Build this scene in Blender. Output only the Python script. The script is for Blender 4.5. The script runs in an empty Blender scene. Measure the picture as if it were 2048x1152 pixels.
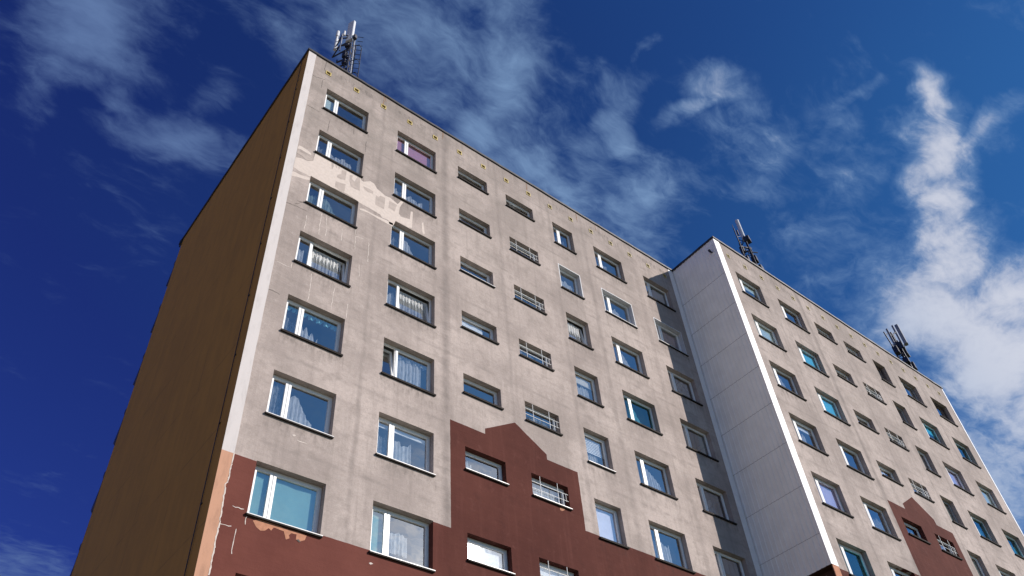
import bpy, math, random
from mathutils import Matrix, Vector
R = math.radians
random.seed(7)
SC = bpy.context.scene
COL = SC.collection

# ------------------------------------------------------------------ helpers
class MB:
    """collects shapes and links them as ONE mesh object"""
    def __init__(s): s.v = []; s.f = []; s.m = []; s.sm = []
    def add(s, vs, fs, mi=0, smooth=False):
        o = len(s.v); s.v += [tuple(v) for v in vs]
        for f in fs: s.f.append([o+i for i in f]); s.m.append(mi); s.sm.append(smooth)
    def box(s, x0, x1, y0, y1, z0, z1, mi=0):
        vs = [(x, y, z) for z in (z0, z1) for y in (y0, y1) for x in (x0, x1)]
        s.add(vs, [(0,2,3,1),(4,5,7,6),(0,1,5,4),(2,6,7,3),(0,4,6,2),(1,3,7,5)], mi)
    def quad(s, a, b, c, d, mi=0): s.add([a, b, c, d], [(0,1,2,3)], mi)
    def tube(s, p, q, r, n=8, r2=None, mi=0):
        p = Vector(p); q = Vector(q); d = (q-p).normalized(); r2 = r if r2 is None else r2
        a = d.orthogonal().normalized(); b = d.cross(a)
        vs = []
        for c, rr in ((p, r), (q, r2)):
            for i in range(n):
                t = 2*math.pi*i/n; vs.append(c + a*rr*math.cos(t) + b*rr*math.sin(t))
        fs = [(i, (i+1) % n, n+(i+1) % n, n+i) for i in range(n)]
        s.add(vs, fs, mi, True); s.add(vs[:n], [tuple(range(n))[::-1]], mi); s.add(vs[n:], [tuple(range(n))], mi)
    def rbox(s, c, sx, sy, sz, rot=0, b=.02, mi=0):
        """upright box with rounded vertical edges, turned by rot about z"""
        pts = []
        for (cx, cy, a0) in ((1,1,0),(-1,1,90),(-1,-1,180),(1,-1,270)):
            for k in range(4):
                t = R(a0+30*k); pts.append((cx*(sx/2-b)+b*math.cos(t), cy*(sy/2-b)+b*math.sin(t)))
        cr, sr = math.cos(rot), math.sin(rot); n = len(pts)
        vs = [(c[0]+x*cr-y*sr, c[1]+x*sr+y*cr, c[2]+z) for z in (-sz/2, sz/2) for x, y in pts]
        s.add(vs, [(i, (i+1) % n, n+(i+1) % n, n+i) for i in range(n)] + [tuple(range(n))[::-1], tuple(range(n, 2*n))], mi)
    def poly(s, pts, y, mi=0):
        """a flat x-z polygon facing -y (any outline)"""
        from mathutils.geometry import tessellate_polygon
        vs = [(x, y, z) for x, z in pts]
        tr = tessellate_polygon([[Vector((x, z, 0)) for x, z in pts]])
        fs = []
        for t in tr:
            a, b, c = (Vector((pts[i][0], pts[i][1])) for i in t)
            cr = (b-a).cross(c-a)
            fs.append(tuple(t) if cr > 0 else tuple(t)[::-1])
        s.add(vs, fs, mi)
    def ribbon(s, pts, w, y, mi=0):
        n = len(pts)
        for i in range(n-1):
            a = Vector(pts[i]); b = Vector(pts[i+1]); d = (b-a); L = d.length
            if L < 1e-4: continue
            d /= L; nrm = Vector((-d.y, d.x)); k = max(2, int(L/.06)); prev = None
            for j in range(k+1):
                t = j/k; ww = w*(.55+.8*random.random()); off = nrm*random.uniform(-.012, .012)
                c = a+(b-a)*t+off; l = c+nrm*ww/2; r = c-nrm*ww/2
                if prev: s.add([(prev[0].x, y, prev[0].y), (prev[1].x, y, prev[1].y), (r.x, y, r.y), (l.x, y, l.y)], [(0,1,2,3)], mi)
                prev = (l, r)
    def mesh(s, name, mats):
        me = bpy.data.meshes.new(name); me.from_pydata(s.v, [], s.f)
        for m in (mats if isinstance(mats, (list, tuple)) else [mats]): me.materials.append(m)
        me.polygons.foreach_set('material_index', s.m); me.polygons.foreach_set('use_smooth', s.sm); me.update()
        return me
    def build(s, name, mats, parent=None, loc=(0,0,0)):
        return link(name, s.mesh(name, mats), parent, loc)
def link(name, me, parent=None, loc=(0,0,0)):
    o = bpy.data.objects.new(name, me); COL.objects.link(o); o.location = loc
    if parent: o.parent = parent
    return o
def empty(name, loc, label, cat, group=None):
    o = bpy.data.objects.new(name, None); COL.objects.link(o); o.location = loc
    o['label'] = label; o['category'] = cat
    if group: o['group'] = group
    return o

# ------------------------------------------------------------------ materials
class NT:
    def __init__(s, tree): s.t = tree; s.n = tree.nodes; s.l = tree.links
    def node(s, ty, **kw):
        n = s.n.new(ty)
        for k, v in kw.items(): setattr(n, k, v)
        return n
    def val(s, sock, v):
        if hasattr(v, 'is_output') or isinstance(v, bpy.types.NodeSocket): s.l.new(v, sock)
        elif isinstance(v, (tuple, list)) and len(v) == 3 and sock.type == 'RGBA': sock.default_value = (*v, 1)
        else: sock.default_value = v
    def math(s, op, a, b=None, c=None, clamp=False):
        n = s.node('ShaderNodeMath', operation=op, use_clamp=clamp)
        for i, v in enumerate((a, b, c)):
            if v is not None: s.val(n.inputs[i], v)
        return n.outputs[0]
    def mix(s, f, a, b, blend='MIX'):
        n = s.node('ShaderNodeMix', data_type='RGBA', blend_type=blend)
        s.val(n.inputs[0], f); s.val(n.inputs[6], a); s.val(n.inputs[7], b)
        return n.outputs[2]
    def noise(s, vec, scale, detail=4, rough=.55, dist=0):
        n = s.node('ShaderNodeTexNoise'); n.inputs['Scale'].default_value = scale
        n.inputs['Detail'].default_value = detail; n.inputs['Roughness'].default_value = rough
        n.inputs['Distortion'].default_value = dist
        s.l.new(vec, n.inputs['Vector']); return n.outputs[0]
    def rng(s, v, a, b, c=0, d=1, smooth=True):
        n = s.node('ShaderNodeMapRange', interpolation_type='SMOOTHSTEP' if smooth else 'LINEAR')
        s.val(n.inputs[0], v)
        for i, x in enumerate((a, b, c, d)): s.val(n.inputs[1+i], x)
        return n.outputs[0]
    def scale(s, vec, sc, loc=(0,0,0)):
        n = s.node('ShaderNodeMapping'); n.inputs['Scale'].default_value = sc; n.inputs['Location'].default_value = loc
        s.l.new(vec, n.inputs[0]); return n.outputs[0]
    def bump(s, h, strength, dist=.01):
        n = s.node('ShaderNodeBump'); n.inputs['Strength'].default_value = strength; n.inputs['Distance'].default_value = dist
        s.l.new(h, n.inputs['Height']); return n.outputs[0]
def new_mat(name):
    m = bpy.data.materials.new(name); m.use_nodes = True
    t = NT(m.node_tree); return m, t, m.node_tree.nodes['Principled BSDF']
def simple(name, col, rough=.6, var=.12, scale=6, metal=0, bump=0, spec=None):
    m, t, p = new_mat(name)
    co = t.node('ShaderNodeTexCoord').outputs['Object']
    nz = t.noise(co, scale, 5)
    a = tuple(c*(1-var) for c in col); b = tuple(min(1, c*(1+var)) for c in col)
    t.l.new(t.mix(t.rng(nz, .3, .7), a, b), p.inputs['Base Color'])
    t.l.new(t.rng(t.noise(co, scale*3, 3), .2, .8, max(0, rough-.08), min(1, rough+.08)), p.inputs['Roughness'])
    p.inputs['Metallic'].default_value = metal
    if spec is not None: p.inputs['Specular IOR Level'].default_value = spec
    if bump: t.l.new(t.bump(t.noise(co, scale*8, 4), bump), p.inputs['Normal'])
    return m

H = 30.0            # lintel height of the topmost storey
ST = 2.8            # storey height
XB = 20.42          # where the second, stepped-forward section begins
YB = -2.733         # its front plane
XE = 40.93          # right end
DEPTH = 11.9
ROOF = 31.88
EDG = [1.0, 2.8244, 4.1622, 5.9814, 7.0889, 8.5858, 9.5855, 11.0735, 12.1975, 13.375, 14.6526, 16.4281, 17.8526, 19.6115]
DXB = 20.3735
HW, HS = 1.376, .76

def plaster():
    m, t, p = new_mat('facade_plaster')
    co = t.node('ShaderNodeTexCoord').outputs['Object']
    sp = t.node('ShaderNodeSeparateXYZ'); t.l.new(co, sp.inputs[0])
    wob = t.math('MULTIPLY', t.math('SUBTRACT', t.noise(co, 3.0, 3), .5), .03)
    X = t.math('ADD', sp.outputs[0], wob); Z = t.math('ADD', sp.outputs[2], wob); Y = sp.outputs[1]
    x, z = sp.outputs[0], sp.outputs[2]
    lt = lambda a, b: t.math('LESS_THAN', a, b)
    gt = lambda a, b: t.math('GREATER_THAN', a, b)
    mul = lambda *a: a[0] if len(a) == 1 else t.math('MULTIPLY', a[0], mul(*a[1:]))
    mx = lambda *a: a[0] if len(a) == 1 else t.math('MAXIMUM', a[0], mx(*a[1:]))
    def box(x0, x1, zt): return mul(gt(X, x0), lt(X, x1), lt(Z, zt))
    def gable(xc, zp, hw, sl):
        d = t.math('ABSOLUTE', t.math('SUBTRACT', X, xc))
        return mul(lt(d, hw), lt(Z, t.math('SUBTRACT', zp, t.math('MULTIPLY', d, sl))))
    brown = mx(box(-1, 1.9, 13.175), box(-1, 5.0, 11.83), box(5.0, 6.56, 13.175), box(6.555, 11.61, 16.75), gable(9.09, 17.69, 1.23, .605),
               box(11.6, XB-.01, 14.65), box(XB, 25.5, 14.74), box(25.4, 26.86, 16.06), box(26.85, 31.92, 19.45),
               gable(29.40, 20.44, 1.22, .6), box(31.9, 60, 17.42))
    # weathered plaster
    n1 = t.noise(co, .35, 6, .6); n2 = t.noise(co, 2.2, 6, .62); n3 = t.noise(co, 28, 3, .6)
    col = t.mix(t.rng(n1, .34, .66), (.318, .267, .243), (.478, .404, .368))
    col = t.mix(t.rng(n2, .47, .66, 0, .5), col, (.27, .228, .205))
    col = t.mix(t.rng(t.noise(co, 3.2, 6, .7), .54, .70, 0, .36), col, (.50, .435, .395))
    # rain streaks running down, fine horizontal float marks
    st = t.noise(t.scale(co, (2.6, 1, .16)), 1.6, 5, .62)
    col = t.mix(t.rng(st, .48, .70, 0, .36), col, (.225, .19, .172))
    hz = t.noise(t.scale(co, (.30, 1, 2.6)), 1.1, 7, .66)
    col = t.mix(t.rng(hz, .50, .72, 0, .42), col, (.25, .212, .192))
    # soot of the top storeys, stronger toward the free corner
    top = mul(t.rng(z, 20.5, 31.8), t.rng(t.noise(co, .9, 5, .65), .28, .72, .15, 1))
    lefty = t.rng(x, 0, 13, 1, .45)
    col = t.mix(t.math('MULTIPLY', mul(top, lefty), .80), col, (.195, .172, .152))
    drip = t.noise(t.scale(co, (5.5, 1, .35)), 1.2, 4, .6)
    rim = mul(t.rng(z, 29.7, 31.86), t.rng(drip, .45, .7))
    col = t.mix(t.math('MULTIPLY', rim, .38), col, (.17, .145, .13))
    # panel joints, darkened by damp
    xs = t.math('SUBTRACT', x, t.math('MULTIPLY', gt(x, XB), DXB))
    j = None
    wx = t.math('ADD', xs, t.math('MULTIPLY', t.math('SUBTRACT', t.noise(co, .8, 3), .5), .22))
    for xj, wd in ((6.42, .26), (12.0, .16), (14.05, .2), (17.3, .2), (3.5, .12), (9.08, .12)):
        d = t.math('ABSOLUTE', t.math('SUBTRACT', wx, xj))
        k = t.math('MULTIPLY', t.rng(d, 0, wd, 1, 0), .85 if xj == 6.42 else .42)
        j = k if j is None else t.math('MAXIMUM', j, k)
    col = t.mix(mul(j, t.rng(n2, .3, .65, .5, .95), t.rng(t.noise(t.scale(co, (1, 1, .5)), .9, 3), .22, .5)), col, (.185, .158, .145))
    fr = t.math('FRACT', t.math('DIVIDE', t.math('SUBTRACT', H, z), ST))
    dj = t.math('ABSOLUTE', t.math('SUBTRACT', t.math('ADD', fr, t.math('MULTIPLY', t.math('SUBTRACT', t.noise(co, 1.1, 3), .5), .05)), .80))
    col = t.mix(mul(t.rng(dj, 0, .035, 1, 0), t.rng(t.noise(co, 1.7, 4), .42, .62, .04, .4)), col, (.19, .165, .15))
    # dirt washed off the sills
    wide = None
    for i in (0, 1, 4, 5, 6):
        k = mul(gt(xs, EDG[2*i]-.05), lt(xs, EDG[2*i+1]+.1)); wide = k if wide is None else t.math('MAXIMUM', wide, k)
    und = mul(t.rng(fr, .485, .49, 0, 1), t.rng(fr, .5, .74, 1, 0), wide, t.rng(t.noise(t.scale(co, (3, 1, 1.2)), 2.2, 6, .7), .42, .68))
    dirt = t.math('MULTIPLY', und, .78)
    col = t.mix(dirt, col, (.13, .112, .102))
    col = t.mix(t.rng(t.noise(co, 9, 5, .75), .42, .66, 0, .26), col, (.23, .195, .175))
    col = t.mix(t.rng(n3, .35, .7, 0, .2), col, (.2, .17, .155))
    bn = t.mix(t.rng(n1, .3, .7), (.070, .022, .017), (.099, .033, .025))
    bn = t.mix(t.rng(n2, .5, .72, 0, .35), bn, (.048, .017, .014))
    bn = t.mix(t.rng(st, .30, .5, .28, 0), bn, (.135, .050, .040))
    bn = t.mix(t.rng(t.noise(co, 3.2, 6, .7), .54, .72, 0, .4), bn, (.14, .055, .045))
    bn = t.mix(t.math('MULTIPLY', dirt, .8), bn, (.04, .022, .019))
    bn = t.mix(mul(t.rng(xs, 5.2, 6.6, 1, 0), lt(x, 10), .75), bn, t.mix(t.rng(n1, .3, .7), (.125, .040, .031), (.172, .058, .044)))
    out = t.mix(brown, col, bn)
    t.l.new(out, p.inputs['Base Color']); p.inputs['Roughness'].default_value = .92; p.inputs['Specular IOR Level'].default_value = .15
    hgt = t.math('ADD', t.math('MULTIPLY', t.noise(co, 55, 4, .7), .35), t.math('ADD', t.math('MULTIPLY', t.noise(co, 5, 5, .6), .9), t.math('MULTIPLY', t.noise(t.scale(co, (.3, 1, 3)), 2.5, 3), .8)))
    t.l.new(t.bump(hgt, .45, .025), p.inputs['Normal'])
    return m
M = {}
M['plaster'] = plaster()
M['rust'] = simple('rust_stain', (.22, .13, .075), .95, .3, 8)
M['patch'] = simple('light_plaster', (.535, .46, .41), .9, .06, 9, bump=.1)
M['filler'] = simple('crack_filler', (.56, .49, .44), .9, .1, 12)
M['crack'] = simple('crack_dark', (.10, .085, .075), .95, .2, 12)
M['oldwall'] = simple('old_plaster', (.385, .325, .29), .92, .1, 5, bump=.15)
M['peel'] = simple('bare_orange_plaster', (.40, .185, .11), .92, .14, 9, bump=.1)
def strip_mat(name, top, low, zb, joints=False):
    m, t, p = new_mat(name)
    co = t.node('ShaderNodeTexCoord').outputs['Object']; sp = t.node('ShaderNodeSeparateXYZ'); t.l.new(co, sp.inputs[0])
    n = t.noise(t.scale(co, (2, 1, .5)), 2.5, 5, .65)
    if joints: n = t.math('ADD', t.math('MULTIPLY', n, .35), t.math('ADD', t.math('MULTIPLY', t.noise(t.scale(co, (1, 1.6, .12)), 1.4, 6, .62), .4), t.math('MULTIPLY', t.noise(co, .25, 4), .25)))
    lo, hi = (.42, .58) if joints else (.45, .75)
    a = t.mix(t.rng(n, lo, hi, 0, .30 if joints else .35), top, tuple(c*.55 for c in top)); b = t.mix(t.rng(n, lo, hi, 0, .5), low, tuple(c*.55 for c in low))
    c = t.mix(t.math('LESS_THAN', sp.outputs[2], zb), a, b)
    if joints:
        wy = t.math('ADD', sp.outputs[1], t.math('MULTIPLY', t.math('SUBTRACT', t.noise(co, 1.2, 3), .5), .05))
        j = None
        for yj in (3.1, 6.0, 8.9):
            k = t.rng(t.math('ABSOLUTE', t.math('SUBTRACT', wy, yj)), 0, .05, 1, 0); j = k if j is None else t.math('MAXIMUM', j, k)
        fr = t.math('FRACT', t.math('DIVIDE', t.math('SUBTRACT', H-.45+20*ST, sp.outputs[2]), ST))
        k = t.rng(t.math('ABSOLUTE', t.math('SUBTRACT', fr, .5)), 0, .016, 1, 0); j = t.math('MAXIMUM', j, k)
        c = t.mix(t.math('MULTIPLY', j, t.rng(t.noise(co, 1.1, 4), .3, .65, .05, .45)), c, tuple(q*.35 for q in top))
    t.l.new(c, p.inputs['Base Color'])
    p.inputs['Roughness'].default_value = .85
    t.l.new(t.bump(t.noise(co, 45, 4), .2, .012), p.inputs['Normal'])
    return m
M['strip'] = strip_mat('edge_render', (.53, .49, .475), (.46, .245, .155), 13.17)
M['gable'] = strip_mat('ochre_render', (.42, .205, .022), (.42, .205, .022), -5, True)
M['clad'] = simple('white_sheet_metal', (.86, .86, .82), .5, .04, 1.5)
M['trim'] = simple('white_trim', (.80, .79, .78), .4, .04, 3)
M['flash'] = simple('dark_flashing', (.035, .033, .036), .55, .3, 4, metal=.2)
M['lowflank'] = simple('dark_brown_render', (.075, .036, .03), .9, .15, 3)
M['pvc'] = simple('white_pvc', (.80, .80, .79), .3, .03, 5)
M['oldpvc'] = simple('grey_painted_frame', (.30, .30, .30), .5, .1, 5)
M['brownframe'] = simple('brown_frame', (.085, .055, .045), .45, .15, 6)
M['sill'] = simple('dark_sill_metal', (.026, .021, .019), .7, .25, 8, spec=.15)
M['sillw'] = simple('pale_sill_metal', (.62, .61, .60), .4, .12, 8)
M['lining'] = simple('white_reveal', (.50, .50, .515), .7, .06, 4)
M['bars'] = simple('white_bars', (.74, .74, .72), .45, .08, 8)
M['vent'] = simple('yellow_vent_frame', (.50, .39, .12), .55, .22, 7)
M['ventpale'] = simple('pale_yellow_vent_frame', (.46, .38, .17), .6, .22, 7)
M['ventin2'] = simple('grey_vent_core', (.27, .225, .19), .9, .2, 14)
M['ventin'] = simple('brown_vent_core', (.18, .125, .075), .8, .3, 14)
M['room'] = simple('room_wall', (.20, .19, .175), .9, .1, 1)
M['roof'] = simple('roof_felt', (.06, .06, .062), .9, .2, 2)
M['galv'] = simple('galvanised_steel', (.46, .47, .49), .35, .12, 9, metal=.75)
M['dsteel'] = simple('dark_steel', (.045, .047, .06), .5, .25, 9, metal=.4)
M['antenna'] = simple('antenna_shell', (.62, .63, .65), .38, .06, 4)
M['antgrey'] = simple('grey_antenna_shell', (.22, .23, .27), .45, .08, 4)
def cloth(name, col, transp, transl=.4, blue=0):
    m = bpy.data.materials.new(name); m.use_nodes = True; t = NT(m.node_tree); t.n.clear()
    out = t.node('ShaderNodeOutputMaterial')
    co = t.node('ShaderNodeTexCoord').outputs['Object']
    c = t.mix(t.rng(t.noise(t.scale(co, (14, 1, 1.2)), 2, 4), .3, .7), tuple(k*.8 for k in col), col)
    d = t.node('ShaderNodeBsdfDiffuse'); tl = t.node('ShaderNodeBsdfTranslucent'); tr = t.node('ShaderNodeBsdfTransparent')
    t.l.new(c, d.inputs[0]); t.l.new(c, tl.inputs[0])
    a = t.node('ShaderNodeMixShader'); a.inputs[0].default_value = transl; t.l.new(d.outputs[0], a.inputs[1]); t.l.new(tl.outputs[0], a.inputs[2])
    b = t.node('ShaderNodeMixShader'); t.l.new(a.outputs[0], b.inputs[1]); t.l.new(tr.outputs[0], b.inputs[2])
    t.l.new(t.rng(t.noise(t.scale(co, (9, 1, 2.5)), 2.4, 3), .35, .65, max(0, transp-.22), min(1, transp+.22)), b.inputs[0])
    t.l.new(b.outputs[0], out.inputs[0]); return m
M['net'] = cloth('white_net', (.88, .89, .89), .10)
M['netgreen'] = cloth('greenish_net', (.50, .66, .60), .36)
M['netdim'] = cloth('thin_net', (.62, .66, .70), .5)
def shade(name, col): return simple(name, col, .85, .05, 3)
M['pink'] = shade('pink_blind', (.50, .20, .245)); M['teal'] = shade('teal_blind', (.20, .385, .36)); M['white'] = shade('white_blind', (.80, .80, .80))
M['palelav'] = shade('pale_lavender_blind', (.78, .76, .84)); M['lav'] = shade('lavender_blind', (.52, .46, .66)); M['cyan'] = shade('cyan_blind', (.04, .52, .66)); M['mint'] = shade('mint_blind', (.50, .60, .55))
M['cream'] = shade('cream_blind', (.62, .58, .50)); M['dull'] = shade('dull_green_blind', (.16, .22, .19)); M['tan'] = shade('tan_reflection', (.25, .19, .165))
M['red'] = shade('dark_red_drape', (.20, .06, .05)); M['darkgrey'] = shade('dark_grey_drape', (.10, .105, .11)); M['aqua'] = shade('aqua_valance', (.30, .66, .70))
def glass(name, tint, refl, base=.20):
    m = bpy.data.materials.new(name); m.use_nodes = True; t = NT(m.node_tree); t.n.clear()
    out = t.node('ShaderNodeOutputMaterial'); tr = t.node('ShaderNodeBsdfTransparent'); gl = t.node('ShaderNodeBsdfGlossy')
    tr.inputs[0].default_value = (*tint, 1); gl.inputs[0].default_value = (*refl, 1); gl.inputs['Roughness'].default_value = .012
    co = t.node('ShaderNodeTexCoord').outputs['Object']
    t.l.new(t.bump(t.noise(co, 1.4, 2), .12, .02), gl.inputs['Normal'])
    fr = t.node('ShaderNodeLayerWeight'); fr.inputs[0].default_value = .5
    f = t.rng(t.math('POWER', fr.outputs['Facing'], 3.5), 0, 1, base, 1, smooth=False)
    mx = t.node('ShaderNodeMixShader'); t.l.new(f, mx.inputs[0]); t.l.new(tr.outputs[0], mx.inputs[1]); t.l.new(gl.outputs[0], mx.inputs[2])
    t.l.new(mx.outputs[0], out.inputs[0]); return m
M['glass'] = glass('window_glass', (.88, .92, .95), (.94, .97, 1.0), .34)
M['tealglass'] = glass('teal_window_glass', (.36, .70, .78), (.62, .95, 1.0), .18)

# outlines on the front plane (x along the facade, z height, metres)
LIGHT=[
[(0.369, 24.943), (0.548, 25.045), (0.777, 25.075), (0.982, 25.246), (0.995, 25.531), (1.023, 25.791), (1.323, 25.809), (1.611, 25.771), (1.902, 25.733), (2.228, 25.784), (2.479, 25.783), (2.791, 25.836), (2.829, 25.62), (2.916, 25.597), (3.188, 25.842), (3.349, 25.815), (3.469, 25.632), (3.824, 25.478), (4.04, 25.52), (4.353, 25.392), (4.475, 25.665), (4.585, 25.687), (4.446, 25.281), (4.418, 24.903), (4.51, 24.793), (4.64, 24.828), (4.879, 24.912), (4.909, 25.38), (4.998, 25.415), (4.993, 24.497), (4.83, 24.411), (4.611, 24.43), (4.31, 24.418), (4.231, 24.104), (4.071, 24.077), (4.02, 24.24), (3.769, 24.202), (3.679, 24.309), (3.26, 24.346), (2.847, 24.357), (2.783, 24.395), (2.35, 24.471), (1.798, 24.393), (1.405, 24.403), (1.016, 24.413), (0.966, 24.344), (0.793, 24.35), (0.567, 24.34), (0.372, 24.384)],
[(0.324, 24.057), (0.401, 24.177), (0.663, 24.187), (0.973, 24.292), (0.99, 24.161), (0.794, 24.052), (0.575, 24.002), (0.383, 23.906)],
[(2.871, 24.06), (3.027, 24.147), (3.44, 24.135), (3.855, 24.178), (4.213, 24.206), (4.213, 24.035), (4.032, 24.021), (3.654, 24.035), (3.238, 24.074), (2.916, 24.008)],
[(0.405, 25.675), (0.521, 25.683), (0.702, 25.653), (0.87, 25.58), (0.88, 25.496), (0.685, 25.484), (0.487, 25.499), (0.357, 25.449)],
[(5.389, 25.068), (5.456, 25.145), (5.508, 24.74), (5.533, 24.554), (5.445, 24.476), (5.406, 24.669)],
]
DARK=[
[(2.058, 25.614), (2.239, 25.669), (2.232, 25.388), (2.227, 25.131), (2.069, 25.077), (1.908, 25.068), (1.933, 25.221), (2.061, 25.372)],
[(2.373, 25.562), (2.492, 25.628), (2.471, 25.397), (2.58, 25.332), (2.674, 25.712), (2.768, 25.756), (2.82, 24.997), (2.633, 24.954), (2.467, 24.973), (2.396, 25.216)],
[(1.893, 24.819), (2.051, 24.854), (2.266, 24.935), (2.257, 24.691), (2.248, 24.481), (2.07, 24.459), (1.895, 24.527)],
[(2.935, 25.339), (3.144, 25.379), (3.337, 25.348), (3.338, 25.216), (3.116, 25.177), (2.978, 25.221)],
[(3.452, 25.225), (3.559, 25.216), (3.638, 25.336), (3.831, 25.362), (3.829, 25.002), (3.816, 24.71), (3.655, 24.696), (3.465, 24.701)],
[(4.007, 25.314), (4.181, 25.324), (4.322, 25.309), (4.279, 25.097), (4.237, 24.877), (4.114, 24.917), (3.985, 24.91)],
[(0.369, 25.367), (0.509, 25.334), (0.738, 25.376), (0.972, 25.329), (0.918, 25.193), (0.734, 25.1), (0.527, 25.197), (0.374, 25.188)],
[(1.642, 25.673), (1.709, 25.697), (1.738, 25.536), (1.691, 25.327)],
[(1.785, 25.668), (1.858, 25.684), (1.858, 25.561)],
[(1.908, 25.676), (1.987, 25.71), (1.944, 25.521)],
]
FILL=[
[(1.111, 22.402), (1.117, 22.077), (1.11, 21.82), (1.108, 21.641)],
[(1.595, 22.865), (1.588, 22.56), (1.58, 22.185), (1.599, 21.802)],
[(1.744, 22.822), (1.83, 22.288), (1.823, 21.884)],
[(2.358, 22.62), (2.376, 22.045)],
[(2.839, 22.956), (2.881, 21.95)],
[(3.354, 22.596), (3.377, 21.668)],
[(1.582, 19.995), (1.599, 19.249), (1.593, 18.85)],
[(2.353, 19.823), (2.344, 19.439), (2.338, 18.944)],
[(2.851, 19.452), (2.845, 18.866)],
[(0.47, 19.837), (0.705, 19.828), (0.936, 19.859), (0.935, 20.038)],
[(2.838, 22.58), (3.155, 22.647)],
[(3.093, 21.346), (3.125, 20.818)],
[(0.644, 11.868), (0.913, 11.868)],
[(1.004, 11.733), (0.996, 11.527)],
[(0.442, 11.362), (0.708, 11.384)],
[(0.835, 11.363), (0.827, 11.064), (0.833, 10.777)],
[(1.909, 14.139), (2.189, 14.128)],
]
CRACK=[
[(0.788, 31.889), (0.74, 31.087)],
[(0.382, 28.214), (0.627, 28.215), (0.874, 28.216)],
[(1.319, 28.052), (1.304, 27.354)],
[(2.289, 28.596), (2.322, 28.043)],
[(0.115, 30.291), (0.515, 30.323), (0.867, 30.495)],
[(0.767, 30.391), (0.76, 29.807)],
[(2.856, 28.056), (2.855, 27.377)],
[(0.378, 22.53), (0.701, 22.584), (1.085, 22.605)],
[(0.645, 22.617), (0.956, 23.0)],
[(0.386, 18.647), (0.562, 18.663), (0.748, 18.625)],
[(0.715, 22.858), (1.012, 22.966)],
]
PEEL=[(1.16, 11.673), (1.342, 11.762), (1.587, 11.776), (1.844, 11.73), (1.908, 11.718), (2.066, 11.719), (2.256, 11.73), (2.485, 11.703), (2.452, 11.582), (2.348, 11.519), (2.235, 11.532), (2.234, 11.659), (2.107, 11.652), (2.053, 11.588), (2.079, 11.517), (1.994, 11.46), (1.92, 11.642), (1.793, 11.65), (1.667, 11.659), (1.62, 11.566), (1.552, 11.607), (1.474, 11.52), (1.373, 11.489), (1.257, 11.547)]
PEELHOLE= [(2.252, 11.528), (2.295, 11.56), (2.357, 11.506), (2.321, 11.486)]
PEEL2= [(10.626, 15.114), (10.816, 15.189), (10.831, 15.115), (10.717, 15.034), (10.631, 15.041)]
EDGE= [(0.417, 13.181), (0.434, 12.882), (0.418, 12.774), (0.428, 12.626), (0.419, 12.489), (0.425, 12.409), (0.376, 12.325), (0.399, 12.252), (0.402, 12.042), (0.418, 11.668), (0.438, 11.428), (0.434, 11.26), (0.432, 11.035), (0.438, 10.802), (0.447, 10.489), (0.451, 10.183)]


# cirrus: place on the cloud layer, angle, half axes, density
CLOUDS=[
(-0.068,0.655,2.200,0.091,0.071,0.75),
(-0.095,0.768,1.237,0.082,0.024,0.35),
(-0.030,0.643,1.639,0.045,0.033,0.50),
(0.088,0.753,3.015,0.082,0.039,0.70),
(-0.006,0.740,-2.935,0.047,0.020,0.45),
(0.093,0.667,1.656,0.055,0.025,0.30),
(0.157,0.728,-2.827,0.041,0.034,0.50),
(0.136,0.541,1.040,0.062,0.038,0.50),
(0.150,0.476,2.452,0.074,0.039,0.35),
(0.295,0.446,2.912,0.169,0.107,0.60),
(0.373,0.397,1.051,0.137,0.073,0.65),
(0.406,0.497,2.785,0.078,0.057,0.65),
(0.482,0.526,-3.123,0.111,0.049,0.60),
(0.224,0.455,2.459,0.101,0.061,0.40),
(0.583,0.521,3.138,0.110,0.034,0.50),
(0.572,0.376,0.680,0.085,0.032,0.55),
(0.566,0.433,-2.903,0.059,0.038,0.40),
(0.683,0.438,-2.729,0.067,0.045,0.45),
(0.746,0.490,3.104,0.131,0.040,0.50),
(0.638,0.259,2.845,0.064,0.029,0.55),
(0.627,0.311,1.746,0.041,0.019,0.50),
(0.709,0.261,-2.834,0.045,0.027,0.45),
(0.784,0.286,-2.937,0.067,0.028,0.50),
(0.696,0.297,2.956,0.049,0.023,0.30),
(0.816,0.342,2.750,0.092,0.027,0.35),
(0.502,0.266,1.809,0.029,0.010,0.34),
(0.807,0.159,2.089,0.053,0.014,0.36),
(0.831,0.230,1.785,0.048,0.039,0.40),
(0.930,0.249,3.015,0.075,0.036,0.30),
(0.897,0.103,0.361,0.065,0.029,.78),
(1.002,0.140,0.378,0.114,0.045,.78),
(1.129,0.192,0.451,0.140,0.041,.78),
(1.243,0.246,0.350,0.120,0.063,.78),
(1.006,0.071,1.794,0.058,0.036,0.60),
(0.922,0.153,3.084,0.066,0.028,0.40),
(1.351,0.321,3.108,0.205,0.114,.95),
(1.530,0.332,-2.880,0.230,0.117,1.0),
(1.224,0.303,2.852,0.108,0.067,0.70),
(1.411,0.217,0.122,0.142,0.083,0.80),
(1.934,0.558,-2.736,0.361,0.177,0.75),
(1.764,0.361,0.356,0.276,0.113,0.80),
(1.178,0.364,3.056,0.137,0.059,0.35),
(0.245,2.060,2.014,0.165,0.125,0.50),
(0.122,0.944,-2.474,0.095,0.064,0.20),
(0.728,0.212,2.911,0.153,0.113,0.12),
(0.627,0.478,3.049,0.237,0.085,0.26),
(0.789,0.271,2.893,0.182,0.108,0.24),
(0.250,0.497,2.917,0.112,0.083,0.30),
(0.355,0.375,2.894,0.115,0.055,0.30),
(1.032,0.312,2.860,0.164,0.077,0.25),
(0.101,0.718,2.951,0.109,0.051,0.22),
(-0.072,0.699,2.518,0.086,0.056,0.25),
]
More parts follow.
